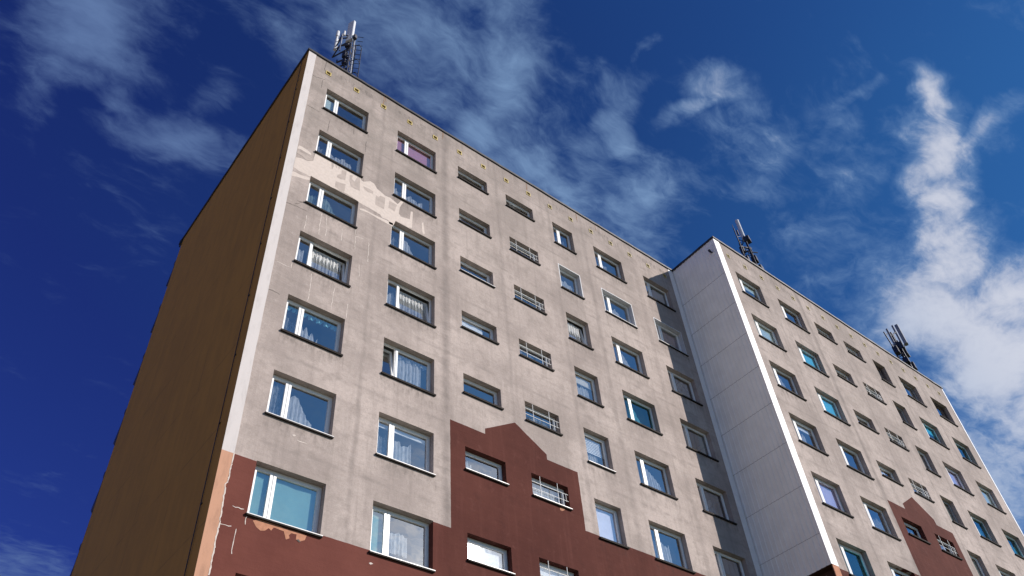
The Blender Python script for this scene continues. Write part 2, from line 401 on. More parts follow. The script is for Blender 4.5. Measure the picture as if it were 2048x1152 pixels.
SKY_TINT = (.155, .372, .70)
SKY_DARK = (.66, .34, .70)
CLOUD_COL = (4.9, 5.1, 5.8)
CLOUD_MID = (1.75, 2.8, 4.5)
CLOUD_LEFT = (.95, 1.55, 3.05)
EXPO = .45

# ------------------------------------------------------------------ the apartment block
block = empty('apartment_block', (0, 0, 0), 'long grey plastered high-rise apartment block in two staggered sections with brown painted base', 'apartment building')
D = .20                                   # depth of the window reveals
def edgex(z, top=0.0): return top + .15*(ROOF-z)/22.0     # the end wall leans out a touch

def lights(kind):
    """sash rectangles (x0, x1) of a window kind"""
    if kind == 'wide': return [(.055, .515), (.56, 1.82-.055)]
    if kind == 'pair': return [(.055, .46), (.505, 1.178-.055)]
    return [(.055, None)]
def frame_mesh(kind, W, h, tilt=None):
    b = MB(); t = .055; y0, y1 = 0, .07
    b.box(0, t, y0, y1, -h, 0); b.box(W-t, W, y0, y1, -h, 0); b.box(t, W-t, y0, y1, -t, 0); b.box(t, W-t, y0, y1, -h, -h+t)
    ls = [(a, (c if c else W-t)) for a, c in lights(kind)]
    if len(ls) == 2: b.box(ls[0][1], ls[1][0], y0+.002, y1-.002, -h+t, -t)
    for k, (a, c) in enumerate(ls):
        s = .058; ya, yb = -.016, .05; n0 = len(b.v); e = .003
        b.box(a-.012, a+s, ya, yb, -h+t-.012, -t+.012); b.box(c-s, c+.012, ya, yb, -h+t-.012, -t+.012)
        b.box(a+s, c-s, ya+e, yb-e, -t-s, -t+.012); b.box(a+s, c-s, ya+e, yb-e, -h+t-.012, -h+t+s)
        # thin dark gasket line where sash meets frame
        if tilt == k:
            an = R(9)
            for i in range(n0, len(b.v)):
                x, y, z = b.v[i]; dz = z-(-h+t); dy = y-ya
                b.v[i] = (x, ya+.0+dy*math.cos(an)+dz*math.sin(an), -h+t+dz*math.cos(an)-dy*math.sin(an))
    return b
def pane_mesh(kind, W, h, tilt=None):
    b = MB(); t = .055
    for k, (a, c) in enumerate([(a, (c if c else W-t)) for a, c in lights(kind)]):
        s = .052; an = R(9) if tilt == k else 0
        zb = -h+t+s; zt = -t-s
        L = zt-zb+0
        def P(x, d): return (x, .012+(d+s)*math.sin(an), -h+t+(d+s)*math.cos(an))
        b.add([P(a+s, 0), P(c-s, 0), P(c-s, L), P(a+s, L)], [(0,1,2,3)])
    return b
def sill_mesh(W):
    b = MB(); o = .035; zf = -.03; yf = -D-.07; lip = .02
    b.add([(-o, yf, zf-lip), (W+o, yf, zf-lip), (W+o, yf, zf), (-o, yf, zf), (-o, .0, .012), (W+o, .0, .012)], [(0,1,2,3), (3,2,5,4), (1,0,0+0,1)][:2])
    b.add([(-o, yf+.004, zf-lip), (W+o, yf+.004, zf-lip), (W+o, yf+.008, zf-.052), (-o, yf+.008, zf-.052), (-o, 0, zf-.045), (W+o, 0, zf-.045), (-o, 0, .01), (W+o, 0, .01), (-o, yf, zf), (W+o, yf, zf)],
          [(3,2,1,0), (3,4,5,2), (0,8,6,4,3), (1,2,5,7,9)], 1)
    return b
def net_mesh(x0, x1, top, bot, per=.12, amp=.036, seed=0):
    rnd = random.Random(seed); ph = rnd.random()*6; b = MB(); n = max(4, int((x1-x0)/.022)); vs = []
    for i in range(n+1):
        u = i/n; x = x0+(x1-x0)*u; q = x/per*2*math.pi+ph+1.3*math.sin(x*3+ph)
        w = math.sin(q)*amp+.4*amp*math.sin(q*2.3+ph); zt = top(u); zb = bot(u); xx = x+.3*amp*math.sin(q*.5)
        for k in range(5):
            f = k/4; vs.append((xx, w*(.45+.55*f), zt+(zb-zt)*f))
    fs = [(i*5+k, (i+1)*5+k, (i+1)*5+k+1, i*5+k+1) for i in range(n) for k in range(4)]
    b.add(vs, fs, 0, True); return b
def hill(pk, lo, hi, w=.28): return lambda u: lo+(hi-lo)*math.exp(-((u-pk)/w)**2)
def ragged(base, a, seed):
    r = random.Random(seed); p = [r.random()*6 for _ in range(3)]
    return lambda u: base+a*(.6*math.sin(9*u+p[0])+.4*math.sin(23*u+p[1]))
def scallop(base, a, n): return lambda u: base-a*abs(math.sin(math.pi*n*u))
def const(v): return lambda u: v

FRAME, PANE, SILL, CACHE = {}, {}, {}, {}
def cached(key, fn, mat):
    if key not in CACHE: CACHE[key] = fn().mesh(key[0], mat)
    return CACHE[key]
# what hangs behind each window: section, column, row -> list of fabrics, a few imitating reflections; options after it
GL = lambda k: dict(glass=k)
W_ = {}
def spec(f, c, r, *items, **o): W_[(f, c, r)] = (items, o)
B_ = lambda col, x0=0, x1=1, z0=0, z1=1: ('blind', col, x0, x1, z0, z1)
N_ = lambda x0=0, x1=1, kind='low', mat='net': ('net', mat, x0, x1, kind)
spec('A',1,1, B_('mint', 0, .30, .15, .62), B_('darkgrey', .86, 1, 0, 1))
spec('A',1,2, N_(.02, .28, 'low', 'netdim'), N_(.34, .86, 'low'))
spec('A',1,3, N_(0, .3, 'mid', 'netgreen'), N_(.32, .74, 'bell', 'netgreen'))
spec('A',1,4, N_(.06, .2, 'mid'), N_(.33, .9, 'full'), tilt=1)
spec('A',1,5, N_(0, 1, 'swag', 'aqua'), N_(.34, .66, 'ragged'), N_(.02, .3, 'low', 'netdim'))
spec('A',1,6, N_(0, .26, 'full', 'netdim'), N_(.34, .76, 'bell'))
spec('A',1,7, B_('teal'))
spec('A',1,8, N_(.3, .9, 'low'))
spec('A',2,1, B_('pink'))
spec('A',2,2, N_(.02, .3, 'low'), N_(.34, .8, 'low'))
spec('A',2,3, N_(.02, .3, 'low', 'netdim'), N_(.34, .7, 'bell'))
spec('A',2,4, N_(.04, .3, 'mid'), N_(.34, .95, 'full'), tilt=1)
spec('A',2,5, N_(.34, 1, 'swag', 'net'), N_(.34, .85, 'full'), B_('mint', 0, .12, .2, .6), tilt=0)
spec('A',2,6, B_('white', 0, 1, 0, .2), N_(.02, .28, 'mid', 'netdim'), N_(.34, .72, 'mid'))
spec('A',2,7, B_('teal', 0, .3), N_(.38, .7, 'short'), sill='w')
spec('A',2,8, N_(.3, .9, 'low'))
spec('A',3,1); spec('A',3,2, B_('cream', 0, .25, .1, 1), B_('pink', .3, .6, .62, 1))
spec('A',3,3, N_(.1, .9, 'low', 'netdim'), sill='w'); spec('A',3,4, B_('white', .02, .74)); spec('A',3,5); spec('A',3,6, N_(.02, .3, 'low'), sill='w')
spec('A',3,7, B_('white'), sill='w'); spec('A',3,8)  # the white sheet here imitates a bright reflection in the pane
spec('A',4,1, B_('white', .30, .52), grille=False)
spec('A',4,2, B_('darkgrey', .1, .8, .5, 1)); spec('A',4,3, N_(.2, .9, 'low', 'netdim')); spec('A',4,4, N_(.1, .6, 'low', 'netdim')); spec('A',4,5, N_(.3, .9, 'mid', 'netdim'))
spec('A',4,6, N_(0, .8, 'full'), sill='w'); spec('A',4,7, B_('white', 0, .85), sill='w'); spec('A',4,8)
spec('A',5,1, N_(.02, .4, 'mid'), N_(.45, .9, 'low', 'netdim'), kind='pair')
spec('A',5,2, N_(.02, .9, 'low'), lining=True); spec('A',5,3, N_(.05, .8, 'full'), tilt=0); spec('A',5,4, B_('cream', 0, 1, 0, .36), N_(.02, .8, 'low'))
spec('A',5,5, ('slat', 'white', 0, 1, 0, .56), N_(.04, .7, 'low'), sill='w'); spec('A',5,6, B_('palelav')); spec('A',5,7, N_())
spec('A',6,1, N_(.02, .3, 'low'), N_(.36, .6, 'short')); spec('A',6,2, N_(.02, .26, 'mid'), N_(.34, .72, 'low'), lining=True)
spec('A',6,3, B_('tan', 0, .29), N_(.34, .8, 'bell')); spec('A',6,4, N_(.02, .28, 'mid'), N_(.34, .7, 'bell'), glass='tealglass')  # the tan sheet imitates a brownish reflection in the left pane
spec('A',6,5, N_(.02, .26, 'ragged'), N_(.34, .9, 'tied')); spec('A',6,6, N_(.02, .3, 'mid'), N_(.34, .7, 'mid')); spec('A',6,7, N_())
spec('A',7,1, B_('dull', .33, 1), N_(.02, .3, 'full')); spec('A',7,2, B_('red', .33, 1, .1, .6), lining=True); spec('A',7,3, N_(.3, .9, 'full', 'netdim'))
spec('A',7,4, B_('dull', .75, 1)); spec('A',7,5, N_(.4, .7, 'mid', 'netdim')); spec('A',7,6, ('slat', 'white', 0, .28, 0, 1), B_('darkgrey', .33, 1, 0, .5)); spec('A',7,7)
spec('B',1,1, B_('mint', .34, 1, .05, .35)); spec('B',1,2, B_('mint')); spec('B',1,3, N_(.4, .8, 'bell')); spec('B',1,4, B_('white', .33, 1, 0, .25), N_(.36, .7, 'low'))
spec('B',1,5, B_('lav', 0, 1, 0, .8)); spec('B',1,6, ('vstripe', 'aqua', .33, 1, 0, .75), glass='tealglass'); spec('B',1,7, N_())
spec('B',2,1, N_(.02, .3, 'low')); spec('B',2,2, B_('cyan')); spec('B',2,3, B_('cyan', 0, 1, .04, 1)); spec('B',2,4, N_(.34, .5, 'full', 'netdim')); spec('B',2,5, N_(.36, .9, 'low', 'netdim')); spec('B',2,6, N_(.34, .7, 'low')); spec('B',2,7)
spec('B',3,1); spec('B',3,2, B_('cream', .1, .7, .4, 1)); spec('B',3,3, N_(0, .9, 'full')); spec('B',3,4, B_('white', .1, .7)); spec('B',3,5, N_(.5, .9, 'low', 'netdim')); spec('B',3,6)
spec('B',4,1, B_('white', .22, .5), grille=False); spec('B',4,2, N_(.1, .9, 'full', 'netdim')); spec('B',4,3, N_(.2, .9, 'mid')); spec('B',4,4, N_(0, .9, 'full')); spec('B',4,5, N_(.1, .9, 'full')); spec('B',4,6)
spec('B',5,1, B_('darkgrey'), frame='brownframe'); spec('B',5,2, N_(.1, .9, 'full', 'netdim'), frame='oldpvc'); spec('B',5,3, B_('darkgrey', .4, 1)); spec('B',5,4, B_('dull', .3, 1), frame='oldpvc'); spec('B',5,5, B_('dull', .5, 1)); spec('B',5,6)
spec('B',6,1, B_('darkgrey', .7, 1), frame='oldpvc'); spec('B',6,2, B_('aqua', .33, 1, 0, .4), glass='tealglass'); spec('B',6,3, B_('lav')); spec('B',6,4, N_(.4, .8, 'low', 'netdim'), glass='tealglass'); spec('B',6,5, N_())
spec('B',7,1, B_('red', .6, .9, .7, 1), frame='brownframe'); spec('B',7,2, N_(.34, .9, 'bell', 'netgreen'), glass='tealglass'); spec('B',7,3, B_('mint')); spec('B',7,4, N_(.34, .9, 'mid', 'netgreen'), glass='tealglass'); spec('B',7,5, N_())
SILLW = {('A',1,6), ('A',1,7), ('A',2,6), ('A',6,2), ('A',7,2)}
LAB = {('A',1,7): 'window with teal blinds in both sashes', ('A',2,1): 'window with pink blinds in both sashes', ('A',5,5): 'window with white slatted blind half down', ('A',5,6): 'window fully closed by a pale lavender-white blind',
       ('B',2,2): 'window with bright cyan blind', ('B',2,3): 'window with bright cyan blind', ('B',1,5): 'window with lavender blind', ('A',4,1): 'long low window with a white board in its middle and no bars',
       ('A',3,4): 'long low window mostly covered by a white blind', ('A',2,5): 'window with the narrow sash tilted open and a scalloped valance'}

def place_window(f, c, r):
    items, o = W_[(f, c, r)]
    strip = c in (3, 4); W = EDG[2*c-1]-EDG[2*c-2]; h = HS if strip else HW
    x0 = EDG[2*c-2]+(DXB if f == 'B' else 0); yw = YB if f == 'B' else 0; zt = H-(r-1)*ST+(.058 if f == 'B' else 0)
    kind = o.get('kind', 'wide' if c in (1, 2, 6, 7) else 'one')
    if kind == 'wide':
        # all wide windows share a pattern scaled to the width
        s = W/1.82
    else: s = 1
    tilt = o.get('tilt'); fm = o.get('frame', 'pvc')
    key = ('window', kind, round(W, 2), h, tilt, fm)
    def mk(fn):
        b = fn(kind, 1.82 if kind == 'wide' else W, h, tilt)
        b.v = [(x*s, y, z) for x, y, z in b.v]; return b
    w = link('window', cached(key, lambda: mk(frame_mesh), M[fm]), block, (x0, yw+D, zt))
    if (f, c, r) in LAB: w['label'] = LAB[(f, c, r)]
    elif strip and o.get('grille', c == 4): w['label'] = 'long low window behind white bars'
    elif strip: w['label'] = 'long low window without bars'
    g = o.get('glass', 'glass')
    rnd = random.Random(c*31+r*7+(f == 'B')*100)
    p = link('pane', cached(('pane',)+key[1:]+(g,), lambda: mk(pane_mesh), M[g]), w, (0, rnd.uniform(-.002, .002), 0))
    p.rotation_euler = (R(rnd.uniform(-.35, .35)), 0, R(rnd.uniform(-.3, .3)))
    sw = o.get('sill') == 'w' or (f, c, r) in SILLW
    link('sill', cached(('sill', round(W, 3), sw), lambda: sill_mesh(W), [M['sillw' if sw else 'sill'], M['sill']]), w, (0, 0, -h))
    if o.get('lining'):
        b = MB(); k = .012; ya = -D-.004
        b.box(-.0, k, ya, .0, -h+.01, 0); b.box(W-k, W, ya, 0, -h+.01, 0); b.box(k, W-k, ya, 0, -k, 0)
        b.box(-.03, 0, ya, -D+.002, -h, .03); b.box(W, W+.03, ya, -D+.002, -h, .03); b.box(0, W, ya, -D+.002, 0, .03)
        b.build('white_reveal', M['lining'], w)
    if c == 4 and o.get('grille', True):
        b = MB(); y = -D+.03; q = .0105
        for z in (.36, .67): b.tube((.0, y, -h*z), (W, y, -h*z), q, 6)
        for x in (.235, .71): b.tube((W*x, y-.012, -.0), (W*x, y-.012, -h+.01), q, 6)
        b.tube((W*.84, y-.012, -h*.36), (W*.84, y-.012, -h+.01), q, 6); b.tube((W*.925, y-.012, -h*.36), (W*.925, y-.012, -h*.72), q*.8, 6)
        b.build('grille', M['bars'], w)
    for i, it in enumerate(items):
        y = .13+.03*i
        sd = c*1000+r*50+i+(f == 'B')*7777
        if it[0] == 'blind':
            _, col, a, b_, z0, z1 = it; b = MB(); n = 6
            xa, xb = W*a+(.05 if a == 0 else 0), W*b_-(.05 if b_ == 1 else 0); za, zb = -h*z0-.03, -h*z1+.04
            vs = [(xa+(xb-xa)*i_/n, .012*math.sin(i_*2.1+sd), z) for i_ in range(n+1) for z in (za, zb)]
            b.add(vs, [(2*i_, 2*i_+2, 2*i_+3, 2*i_+1) for i_ in range(n)], 0, True)
            b.box(xa, xb, -.012, .012, zb-.02, zb)
            b.build('blind', M[col], w, (0, y-.03, 0))
        elif it[0] in ('slat', 'vstripe'):
            _, col, a, b_, z0, z1 = it; b = MB()
            xa, xb = W*a+.05, W*b_-.05; za, zb = -h*z0-.08, -h*z1+.04
            if it[0] == 'slat':
                n = int((za-zb)/.062)
                for k in range(n):
                    z = za-(k+.5)*(za-zb)/n; b.add([(xa, -.010, z-.036), (xb, -.010, z-.036), (xb, .008, z+.031), (xa, .008, z+.031)], [(0,1,2,3)])
            else:
                n = int((xb-xa)/.085)
                for k in range(n):
                    x = xa+(k+.5)*(xb-xa)/n; b.add([(x-.034, -.02, za), (x-.034, -.02, zb), (x+.034, .02, zb), (x+.034, .02, za)], [(0,1,2,3)])
            b.build('blind', M[col], w, (0, y-.03, 0))
        else:
            _, mt, a, b_, kd = it; xa, xb = W*a+(.04 if a == 0 else 0), W*b_-(.04 if b_ == 1 else 0)
            bt = ragged(-h+.07, .01, sd)
            if kd == 'low': tp = ragged(-h*.38, .12, sd)  # net tops are cut low to imitate lintel shade and reflections over them
            elif kd == 'mid': tp = ragged(-h*.34, .09, sd)
            elif kd == 'full': tp = ragged(-h*.10, .03, sd)
            elif kd == 'bell': tp = hill(.28, -h*.72, -h*.2, .42)  # outline mixes the hung shape with the jamb's shadow
            elif kd == 'ragged': tp = lambda u: -h*(.42+.25*u)+.12*math.sin(19*u+sd)
            elif kd == 'short': tp = ragged(-h*.34, .05, sd); bt = ragged(-h*.76, .03, sd)
            elif kd == 'tied': tp = lambda u: -h*(.12+.55*u**1.6)
            elif kd == 'swag': tp = const(-.07); bt = scallop(-.17, .11, max(2, round((xb-xa)/.26)))
            net_mesh(xa, xb, tp, bt, seed=sd).build('curtain', M[mt], w, (0, y, 0))
    return (x0, x0+W, zt-h, zt)

holes = {'A': [], 'B': []}
ROWS = {'A': [8, 8, 8, 8, 7, 7, 7], 'B': [7, 7, 6, 6, 6, 5, 5]}
for f in 'AB':
    for c in range(1, 8):
        for r in range(1, ROWS[f][c-1]+1):
            if (f, c, r) in W_: holes[f].append(place_window(f, c, r))
VSZ, VZ = .116, H+1.04
vents = {'A': [(.93+1.252*i, 0) for i in range(15)]+[(19.62, 0)], 'B': [(.87+DXB+1.252*i, YB) for i in range(16)]}
def front(f, xa, xb, y):
    b = MB(); hs = list(holes[f])
    for x, _ in vents[f]: hs.append((x-VSZ, x+VSZ, VZ-VSZ, VZ+VSZ))
    xs = sorted({xa, xb, *[round(v, 5) for q in hs for v in q[:2]]}); zs = sorted({0, ROOF, *[round(v, 5) for q in hs for v in q[2:]]})
    hr = [tuple(round(v, 5) for v in q) for q in hs]
    idx = {}
    def vid(x, z):
        if (x, z) not in idx: idx[(x, z)] = len(b.v); b.v.append((x, y, z))
        return idx[(x, z)]
    for i in range(len(xs)-1):
        cand = [q for q in hr if q[0] < xs[i]+1e-6 and q[1] > xs[i+1]-1e-6]
        for j in range(len(zs)-1):
            if any(q[2] < zs[j]+1e-6 and q[3] > zs[j+1]-1e-6 for q in cand): continue
            b.f.append([vid(xs[i], zs[j]), vid(xs[i+1], zs[j]), vid(xs[i+1], zs[j+1]), vid(xs[i], zs[j+1])]); b.m.append(0); b.sm.append(False)
    for q in hr:
        d = D+.12 if q[1]-q[0] > .5 else .16
        x0, x1, z0, z1 = q
        b.add([(x0,y,z0),(x0,y+d,z0),(x0,y+d,z1),(x0,y,z1)], [(0,3,2,1)]); b.add([(x1,y,z0),(x1,y+d,z0),(x1,y+d,z1),(x1,y,z1)], [(0,1,2,3)])
        b.add([(x0,y,z1),(x1,y,z1),(x1,y+d,z1),(x0,y+d,z1)], [(0,3,2,1)]); b.add([(x0,y,z0),(x1,y,z0),(x1,y+d,z0),(x0,y+d,z0)], [(0,1,2,3)])
        if x1-x0 < .5: b.add([(x0,y+d,z0),(x1,y+d,z0),(x1,y+d,z1),(x0,y+d,z1)], [(0,1,2,3)])
    return b
front('A', .2, XB, 0).build('front_wall', M['plaster'], block)
front('B', XB+.03, XE-.05, YB).build('front_wall', M['plaster'], block)
# ventilation openings under the roof
for f in 'AB':
    for k, (x, y) in enumerate(vents[f]):
        b = MB(); s = VSZ; t = .036; y0, y1 = -.022, .12
        rnd = random.Random(k+50*(f == 'B')); t = .034 if f == 'A' and k < 8 else .028
        b.box(-s, s, y0, y1, s-t, s); b.box(-s, s, y0, y1, -s, -s+t); b.box(-s, -s+t, y0+.002, y1, -s+t, s-t); b.box(s-t, s, y0+.002, y1, -s+t, s-t)
        v = b.build('vent', M['vent' if f == 'A' and k < 9 else 'ventpale'], block, (x+rnd.uniform(-.015, .015)*0, y, VZ))
        b = MB(); q = s-t
        b.add([(-q, .045, -q), (q, .045, -q), (q, .045, q), (-q, .045, q)], [(0,1,2,3)])
        for kx in (-.33, .33): b.box(q*kx-.006, q*kx+.006, .02, .04, -q, q)
        b.build('vent_grille', M['ventin'] if f == 'A' and k < 8 else M['ventin2'], v)

# repairs and damage of the plaster on the free corner
b = MB()
for l in LIGHT: b.poly(l, -.003)
pp = b.build('plaster_patch', M['patch'], block); pp['label'] = 'pale band of unpainted plaster repair near the free corner'
for l in DARK:
    b = MB(); b.poly(l, -.006); b.build('plaster_remnant', M['oldwall'], pp)
for l in FILL:
    b = MB(); b.ribbon(l, .019, -.004); b.build('crack_filling', M['filler'], block)
b = MB(); b.ribbon(EDGE, .03, -.016); b.build('crack_filling', M['filler'], block)
for p_ in [(1.75, 14.24), (4.15, 11.5), (5.85, 11.58)]:
    b = MB(); b.poly([(p_[0], p_[1]), (p_[0]+.05, p_[1]-.03), (p_[0]+.12, p_[1]+.01), (p_[0]+.06, p_[1]+.03)], -.004); b.build('plaster_chip', M['filler'], block)
for l in [[(3.42, 31.8), (3.43, 31.45), (3.40, 31.2)], [(3.50, 31.8), (3.52, 31.5)], [(6.35, 31.8), (6.33, 31.3)], [(10.9, 31.8), (10.9, 31.3)], [(13.9, 31.8), (13.88, 31.2)], [(15.1, 31.8), (15.1, 31.35)]]:
    b = MB(); b.ribbon(l, .035, -.004); b.build('rust_stain', M['rust'], block)
for l in CRACK:
    b = MB(); b.ribbon(l, .014, -.004); b.build('crack', M['crack'], block)
b = MB(); b.poly(PEEL, -.004); pe = b.build('peeled_paint', M['peel'], block)
b = MB(); b.poly(PEELHOLE, -.008); b.build('hole', M['crack'], pe)
b = MB(); b.poly(PEEL2, -.004); b.build('peeled_paint', M['peel'], block)

# end wall, its front edge, back wall, roof
b = MB(); zs = [0, 6, 12, 18, 24, ROOF]
for i in range(5):
    z0, z1 = zs[i], zs[i+1]; a0, a1 = -edgex(z0)*-1, edgex(z1)
    b.quad((a0, DEPTH, z0), (a0, -.012, z0), (a1, -.012, z1), (a1, DEPTH, z1))
b.build('end_wall', M['gable'], block)
b = MB()
N = 60
rnd = random.Random(3); prev = None
for i in range(N+1):
    z = ROOF*i/N; xl = edgex(z); xr = edgex(z, .31)
    if z < 13.1:
        xr = .425+.0*z
        for k in range(len(EDGE)-1):
            (xa, za), (xb_, zb_) = EDGE[k], EDGE[k+1]
            if zb_ <= z <= za: xr = xa+(xb_-xa)*(z-za)/(zb_-za)
    else: xr += rnd.uniform(-.006, .006)
    cur = ((xl, -.012, z), (xr, -.012, z), (xr, .002, z))
    if prev:
        b.quad(prev[0], prev[1], cur[1], cur[0]); b.quad(prev[1], prev[2], cur[2], cur[1])
    prev = cur
b.build('corner_strip', M['strip'], block)
b = MB()
b.quad((XB, DEPTH, 0), (.2, DEPTH, 0), (0, DEPTH, ROOF), (XB, DEPTH, ROOF)); yb = YB+DEPTH
b.quad((XE, yb, 0), (XB, yb, 0), (XB, yb, ROOF), (XE, yb, ROOF)); b.quad((XB, yb, 0), (XB, DEPTH, 0), (XB, DEPTH, ROOF), (XB, yb, ROOF))
b.quad((XE, YB, 0), (XE, yb, 0), (XE, yb, ROOF), (XE, YB, ROOF))
b.build('back_wall', M['gable'], block)
b = MB()
b.quad((0, 0, ROOF+.02), (XB+.05, 0, ROOF+.02), (XB+.05, DEPTH, ROOF+.02), (0, DEPTH, ROOF+.02)); b.quad((XB, YB, ROOF+.025), (XE, YB, ROOF+.025), (XE, yb, ROOF+.025), (XB, yb, ROOF+.025))
b.build('roof', M['roof'], block)
# rooms behind the glass
b = MB()
for (xa, xb, y) in ((.3, XB-.1, 0), (XB+.1, XE-.1, YB)):
    b.quad((xa, y+2.6, 0), (xb, y+2.6, 0), (xb, y+2.6, ROOF), (xa, y+2.6, ROOF))
    for k in range(12):
        z = H+.45-k*ST
        if z-.25 > 0: b.box(xa, xb, y+.3, y+2.59, z-.2, z)
    for xx in ([3.6, 6.5, 9.1, 11.7, 14.0, 17.3] if y == 0 else [3.6+DXB, 6.5+DXB, 9.1+DXB, 11.7+DXB, 14.0+DXB, 17.3+DXB]): b.box(xx-.05, xx+.05, y+.305, y+2.585, 0, ROOF-.05)
b.build('room_interior', M['room'], block)
# roof edge flashing, a little uneven
def flashing(p, q, out, hgt=.10, n=60):
    b = MB(); rnd = random.Random(int(p[0]*7+q[0])); prev = None
    for i in range(n+1):
        t = i/n; x = p[0]+(q[0]-p[0])*t; y = p[1]+(q[1]-p[1])*t; dz = rnd.uniform(-.010, .010); do = rnd.uniform(0, .008)
        o = (out[0]*(.055+do), out[1]*(.055+do)); zb = ROOF-.055+dz; ztp = ROOF+hgt-.05+dz
        cur = [(x+o[0], y+o[1], zb), (x+o[0], y+o[1], ztp), (x-out[0]*.2, y-out[1]*.2, ztp+.01), (x, y, zb)]
        if prev:
            for a, c in ((0, 1), (1, 2), (3, 0)): b.quad(prev[a], cur[a], cur[c], prev[c])
        else: b.add(cur, [(0,1,2,3)])
        prev = cur
    b.add(prev, [(3,2,1,0)])
    return b
flashing((-.05, 0), (XB-.02, 0), (0, -1)).build('roof_edge', M['flash'], block)
flashing((0, DEPTH), (0, -.05), (-1, 0), n=30).build('roof_edge', M['flash'], block)
flashing((XB-.05, YB), (XE+.05, YB), (0, -1)).build('roof_edge', M['flash'], block)
flashing((XB, 0), (XB, YB-.055), (-1, 0), n=10).build('roof_edge', M['flash'], block)
# sheet-metal cladding of the exposed flank between the two sections
ZC = 14.78
b = MB(); prof = []; y = YB+.02; per = .205
while y < -.02:
    prof += [(y, 0), (y+.140, 0), (y+.150, .024), (y+.180, .024), (y+.190, 0)]; y += per
prof = [(min(a, -.002), d) for a, d in prof]
seams = [ZC, 15.95, 17.88, 19.80, 21.73, 23.65, 25.55, 27.45, 29.40, ROOF-.06]
for k in range(len(seams)-1):
    z0, z1 = seams[k]+.004, seams[k+1]; off = .0
    for i in range(len(prof)-1):
        (ya, da), (yb_, db) = prof[i], prof[i+1]
        if yb_-ya < 1e-4: continue
        b.quad((XB-da-.012, yb_, z0), (XB-da-.012+.0, ya, z0), (XB-da-.002, ya, z1), (XB-db-.002, yb_, z1)) if False else b.quad((XB-db-.010, yb_, z0), (XB-da-.010, ya, z0), (XB-da, ya, z1), (XB-db, yb_, z1))
b.build('sheet_cladding', M['clad'], block)
b = MB(); b.quad((XB+.03, 0, ZC), (XB+.03, YB, ZC), (XB+.03, YB, ROOF), (XB+.03, 0, ROOF)); b.quad((XB+.35, 0, 0), (XB+.35, YB, 0), (XB+.35, YB, ZC), (XB+.35, 0, ZC))
b.quad((XB, 0, ZC), (XB+.35, 0, ZC), (XB+.35, YB, ZC), (XB, YB, ZC))
b.build('flank_wall', M['lowflank'], block)
def trim(x0, x1, y, zb, segs, seed):
    b = MB(); rnd = random.Random(seed); z = zb
    while z < ROOF-.06:
        z2 = min(z+segs, ROOF-.05); e = rnd.uniform(0, .004)
        b.box(x0, x1, y-.012-e, y+.03, z+.004, z2)
        for zz in (z+.12, (z+z2)/2): b.box(x0+.03, x0+.045, y-.017-e, y-.010-e, zz, zz+.015)
        z = z2
    return b
trim(20.06, XB-.026, 0, ZC, 1.93, 1).build('corner_trim', M['trim'], block)
trim(XB-.028, XB+.40, YB, ZC, 1.93, 2).build('corner_trim', M['trim'], block)
trim(XE-.1, XE+.03, YB, 0, 1.93, 4).build('corner_trim', M['trim'], block)
b = MB(); b.box(XB+.02, XB+.40, YB-.012, YB+.02, 0, ZC-.003)
b.build('corner_strip', M['peel'], block)
b = MB(); b.tube((XB-.01, -2.43, 31.05), (XB-.16, -2.43, 31.02), .045, 10); b.tube((XB-.16, -2.43, 31.02), (XB-.2, -2.43, 31.12), .06, 10)
b.build('vent_pipe', M['dsteel'], block)
# lightning conductor on the end wall and small ledges of the back windows
b = MB(); b.tube((edgex(0)-.03, .5, 0), (edgex(ROOF)-.03, .5, ROOF), .011, 6)
for k in range(14): z = 1+k*2.2; b.box(edgex(z)-.035, edgex(z)+.01, .47, .53, z, z+.03)
b.build('lightning_conductor', M['flash'], block)
for k in range(11):
    zt = H-2.25-.02-k*ST+ST
    x = edgex(zt)
    b = MB(); xa, xb = x+.004, x+1.6
    pr = [(0, zt+.02), (.24, zt+.02), (.24, zt-.16), (.10, zt-.30), (.14, zt-.75), (.34, zt-1.36), (.34, zt-1.47), (.0, zt-1.75)]
    vs = [(xx, DEPTH+dy, z) for xx in (xa, xb) for dy, z in pr]; n = len(pr)
    b.add(vs, [tuple(range(n))[::-1], tuple(range(n, 2*n))]+[(i, (i+1) % n, n+(i+1) % n, n+i) for i in range(n)])
    b.build('back_ledge', M['flash'], block)
b = MB(); b.box(-.09, .02, DEPTH-.05, DEPTH+.12, ROOF-.30, ROOF-.06); b.tube((-.04, DEPTH+.02, ROOF-.5), (-.04, DEPTH+.02, ROOF-.3), .03, 8)
b.build('gutter_end', M['flash'], block)

# ------------------------------------------------------------------ antenna masts on the roof
def mast_parts(root, o):
    def part(name, mat, fn, parent=root):
        b = MB(); fn(b); b.v = [(x-o[0], y-o[1], z-o[2]) for x, y, z in b.v]
        return b.build(name, mat, parent)
    return part
def lattice(b, x, y, z0, z1, w, n, r=.022, taper=1.0):
    P = [(w/2, 0), (-w/4, w*.43), (-w/4, -w*.43)]
    def pt(k, z): 
        t = (z-z0)/(z1-z0); q = 1+(taper-1)*t; return (x+P[k][0]*q, y+P[k][1]*q, z)
    for k in range(3): b.tube(pt(k, z0), pt(k, z1), r, 8)
    for i in range(n):
        za, zb = z0+(z1-z0)*i/n, z0+(z1-z0)*(i+1)/n
        for k in range(3):
            b.tube(pt(k, za), pt((k+1) % 3, zb if (i+k) % 2 else za), r*.55, 5); b.tube(pt(k, zb), pt((k+1) % 3, za), r*.55, 5)
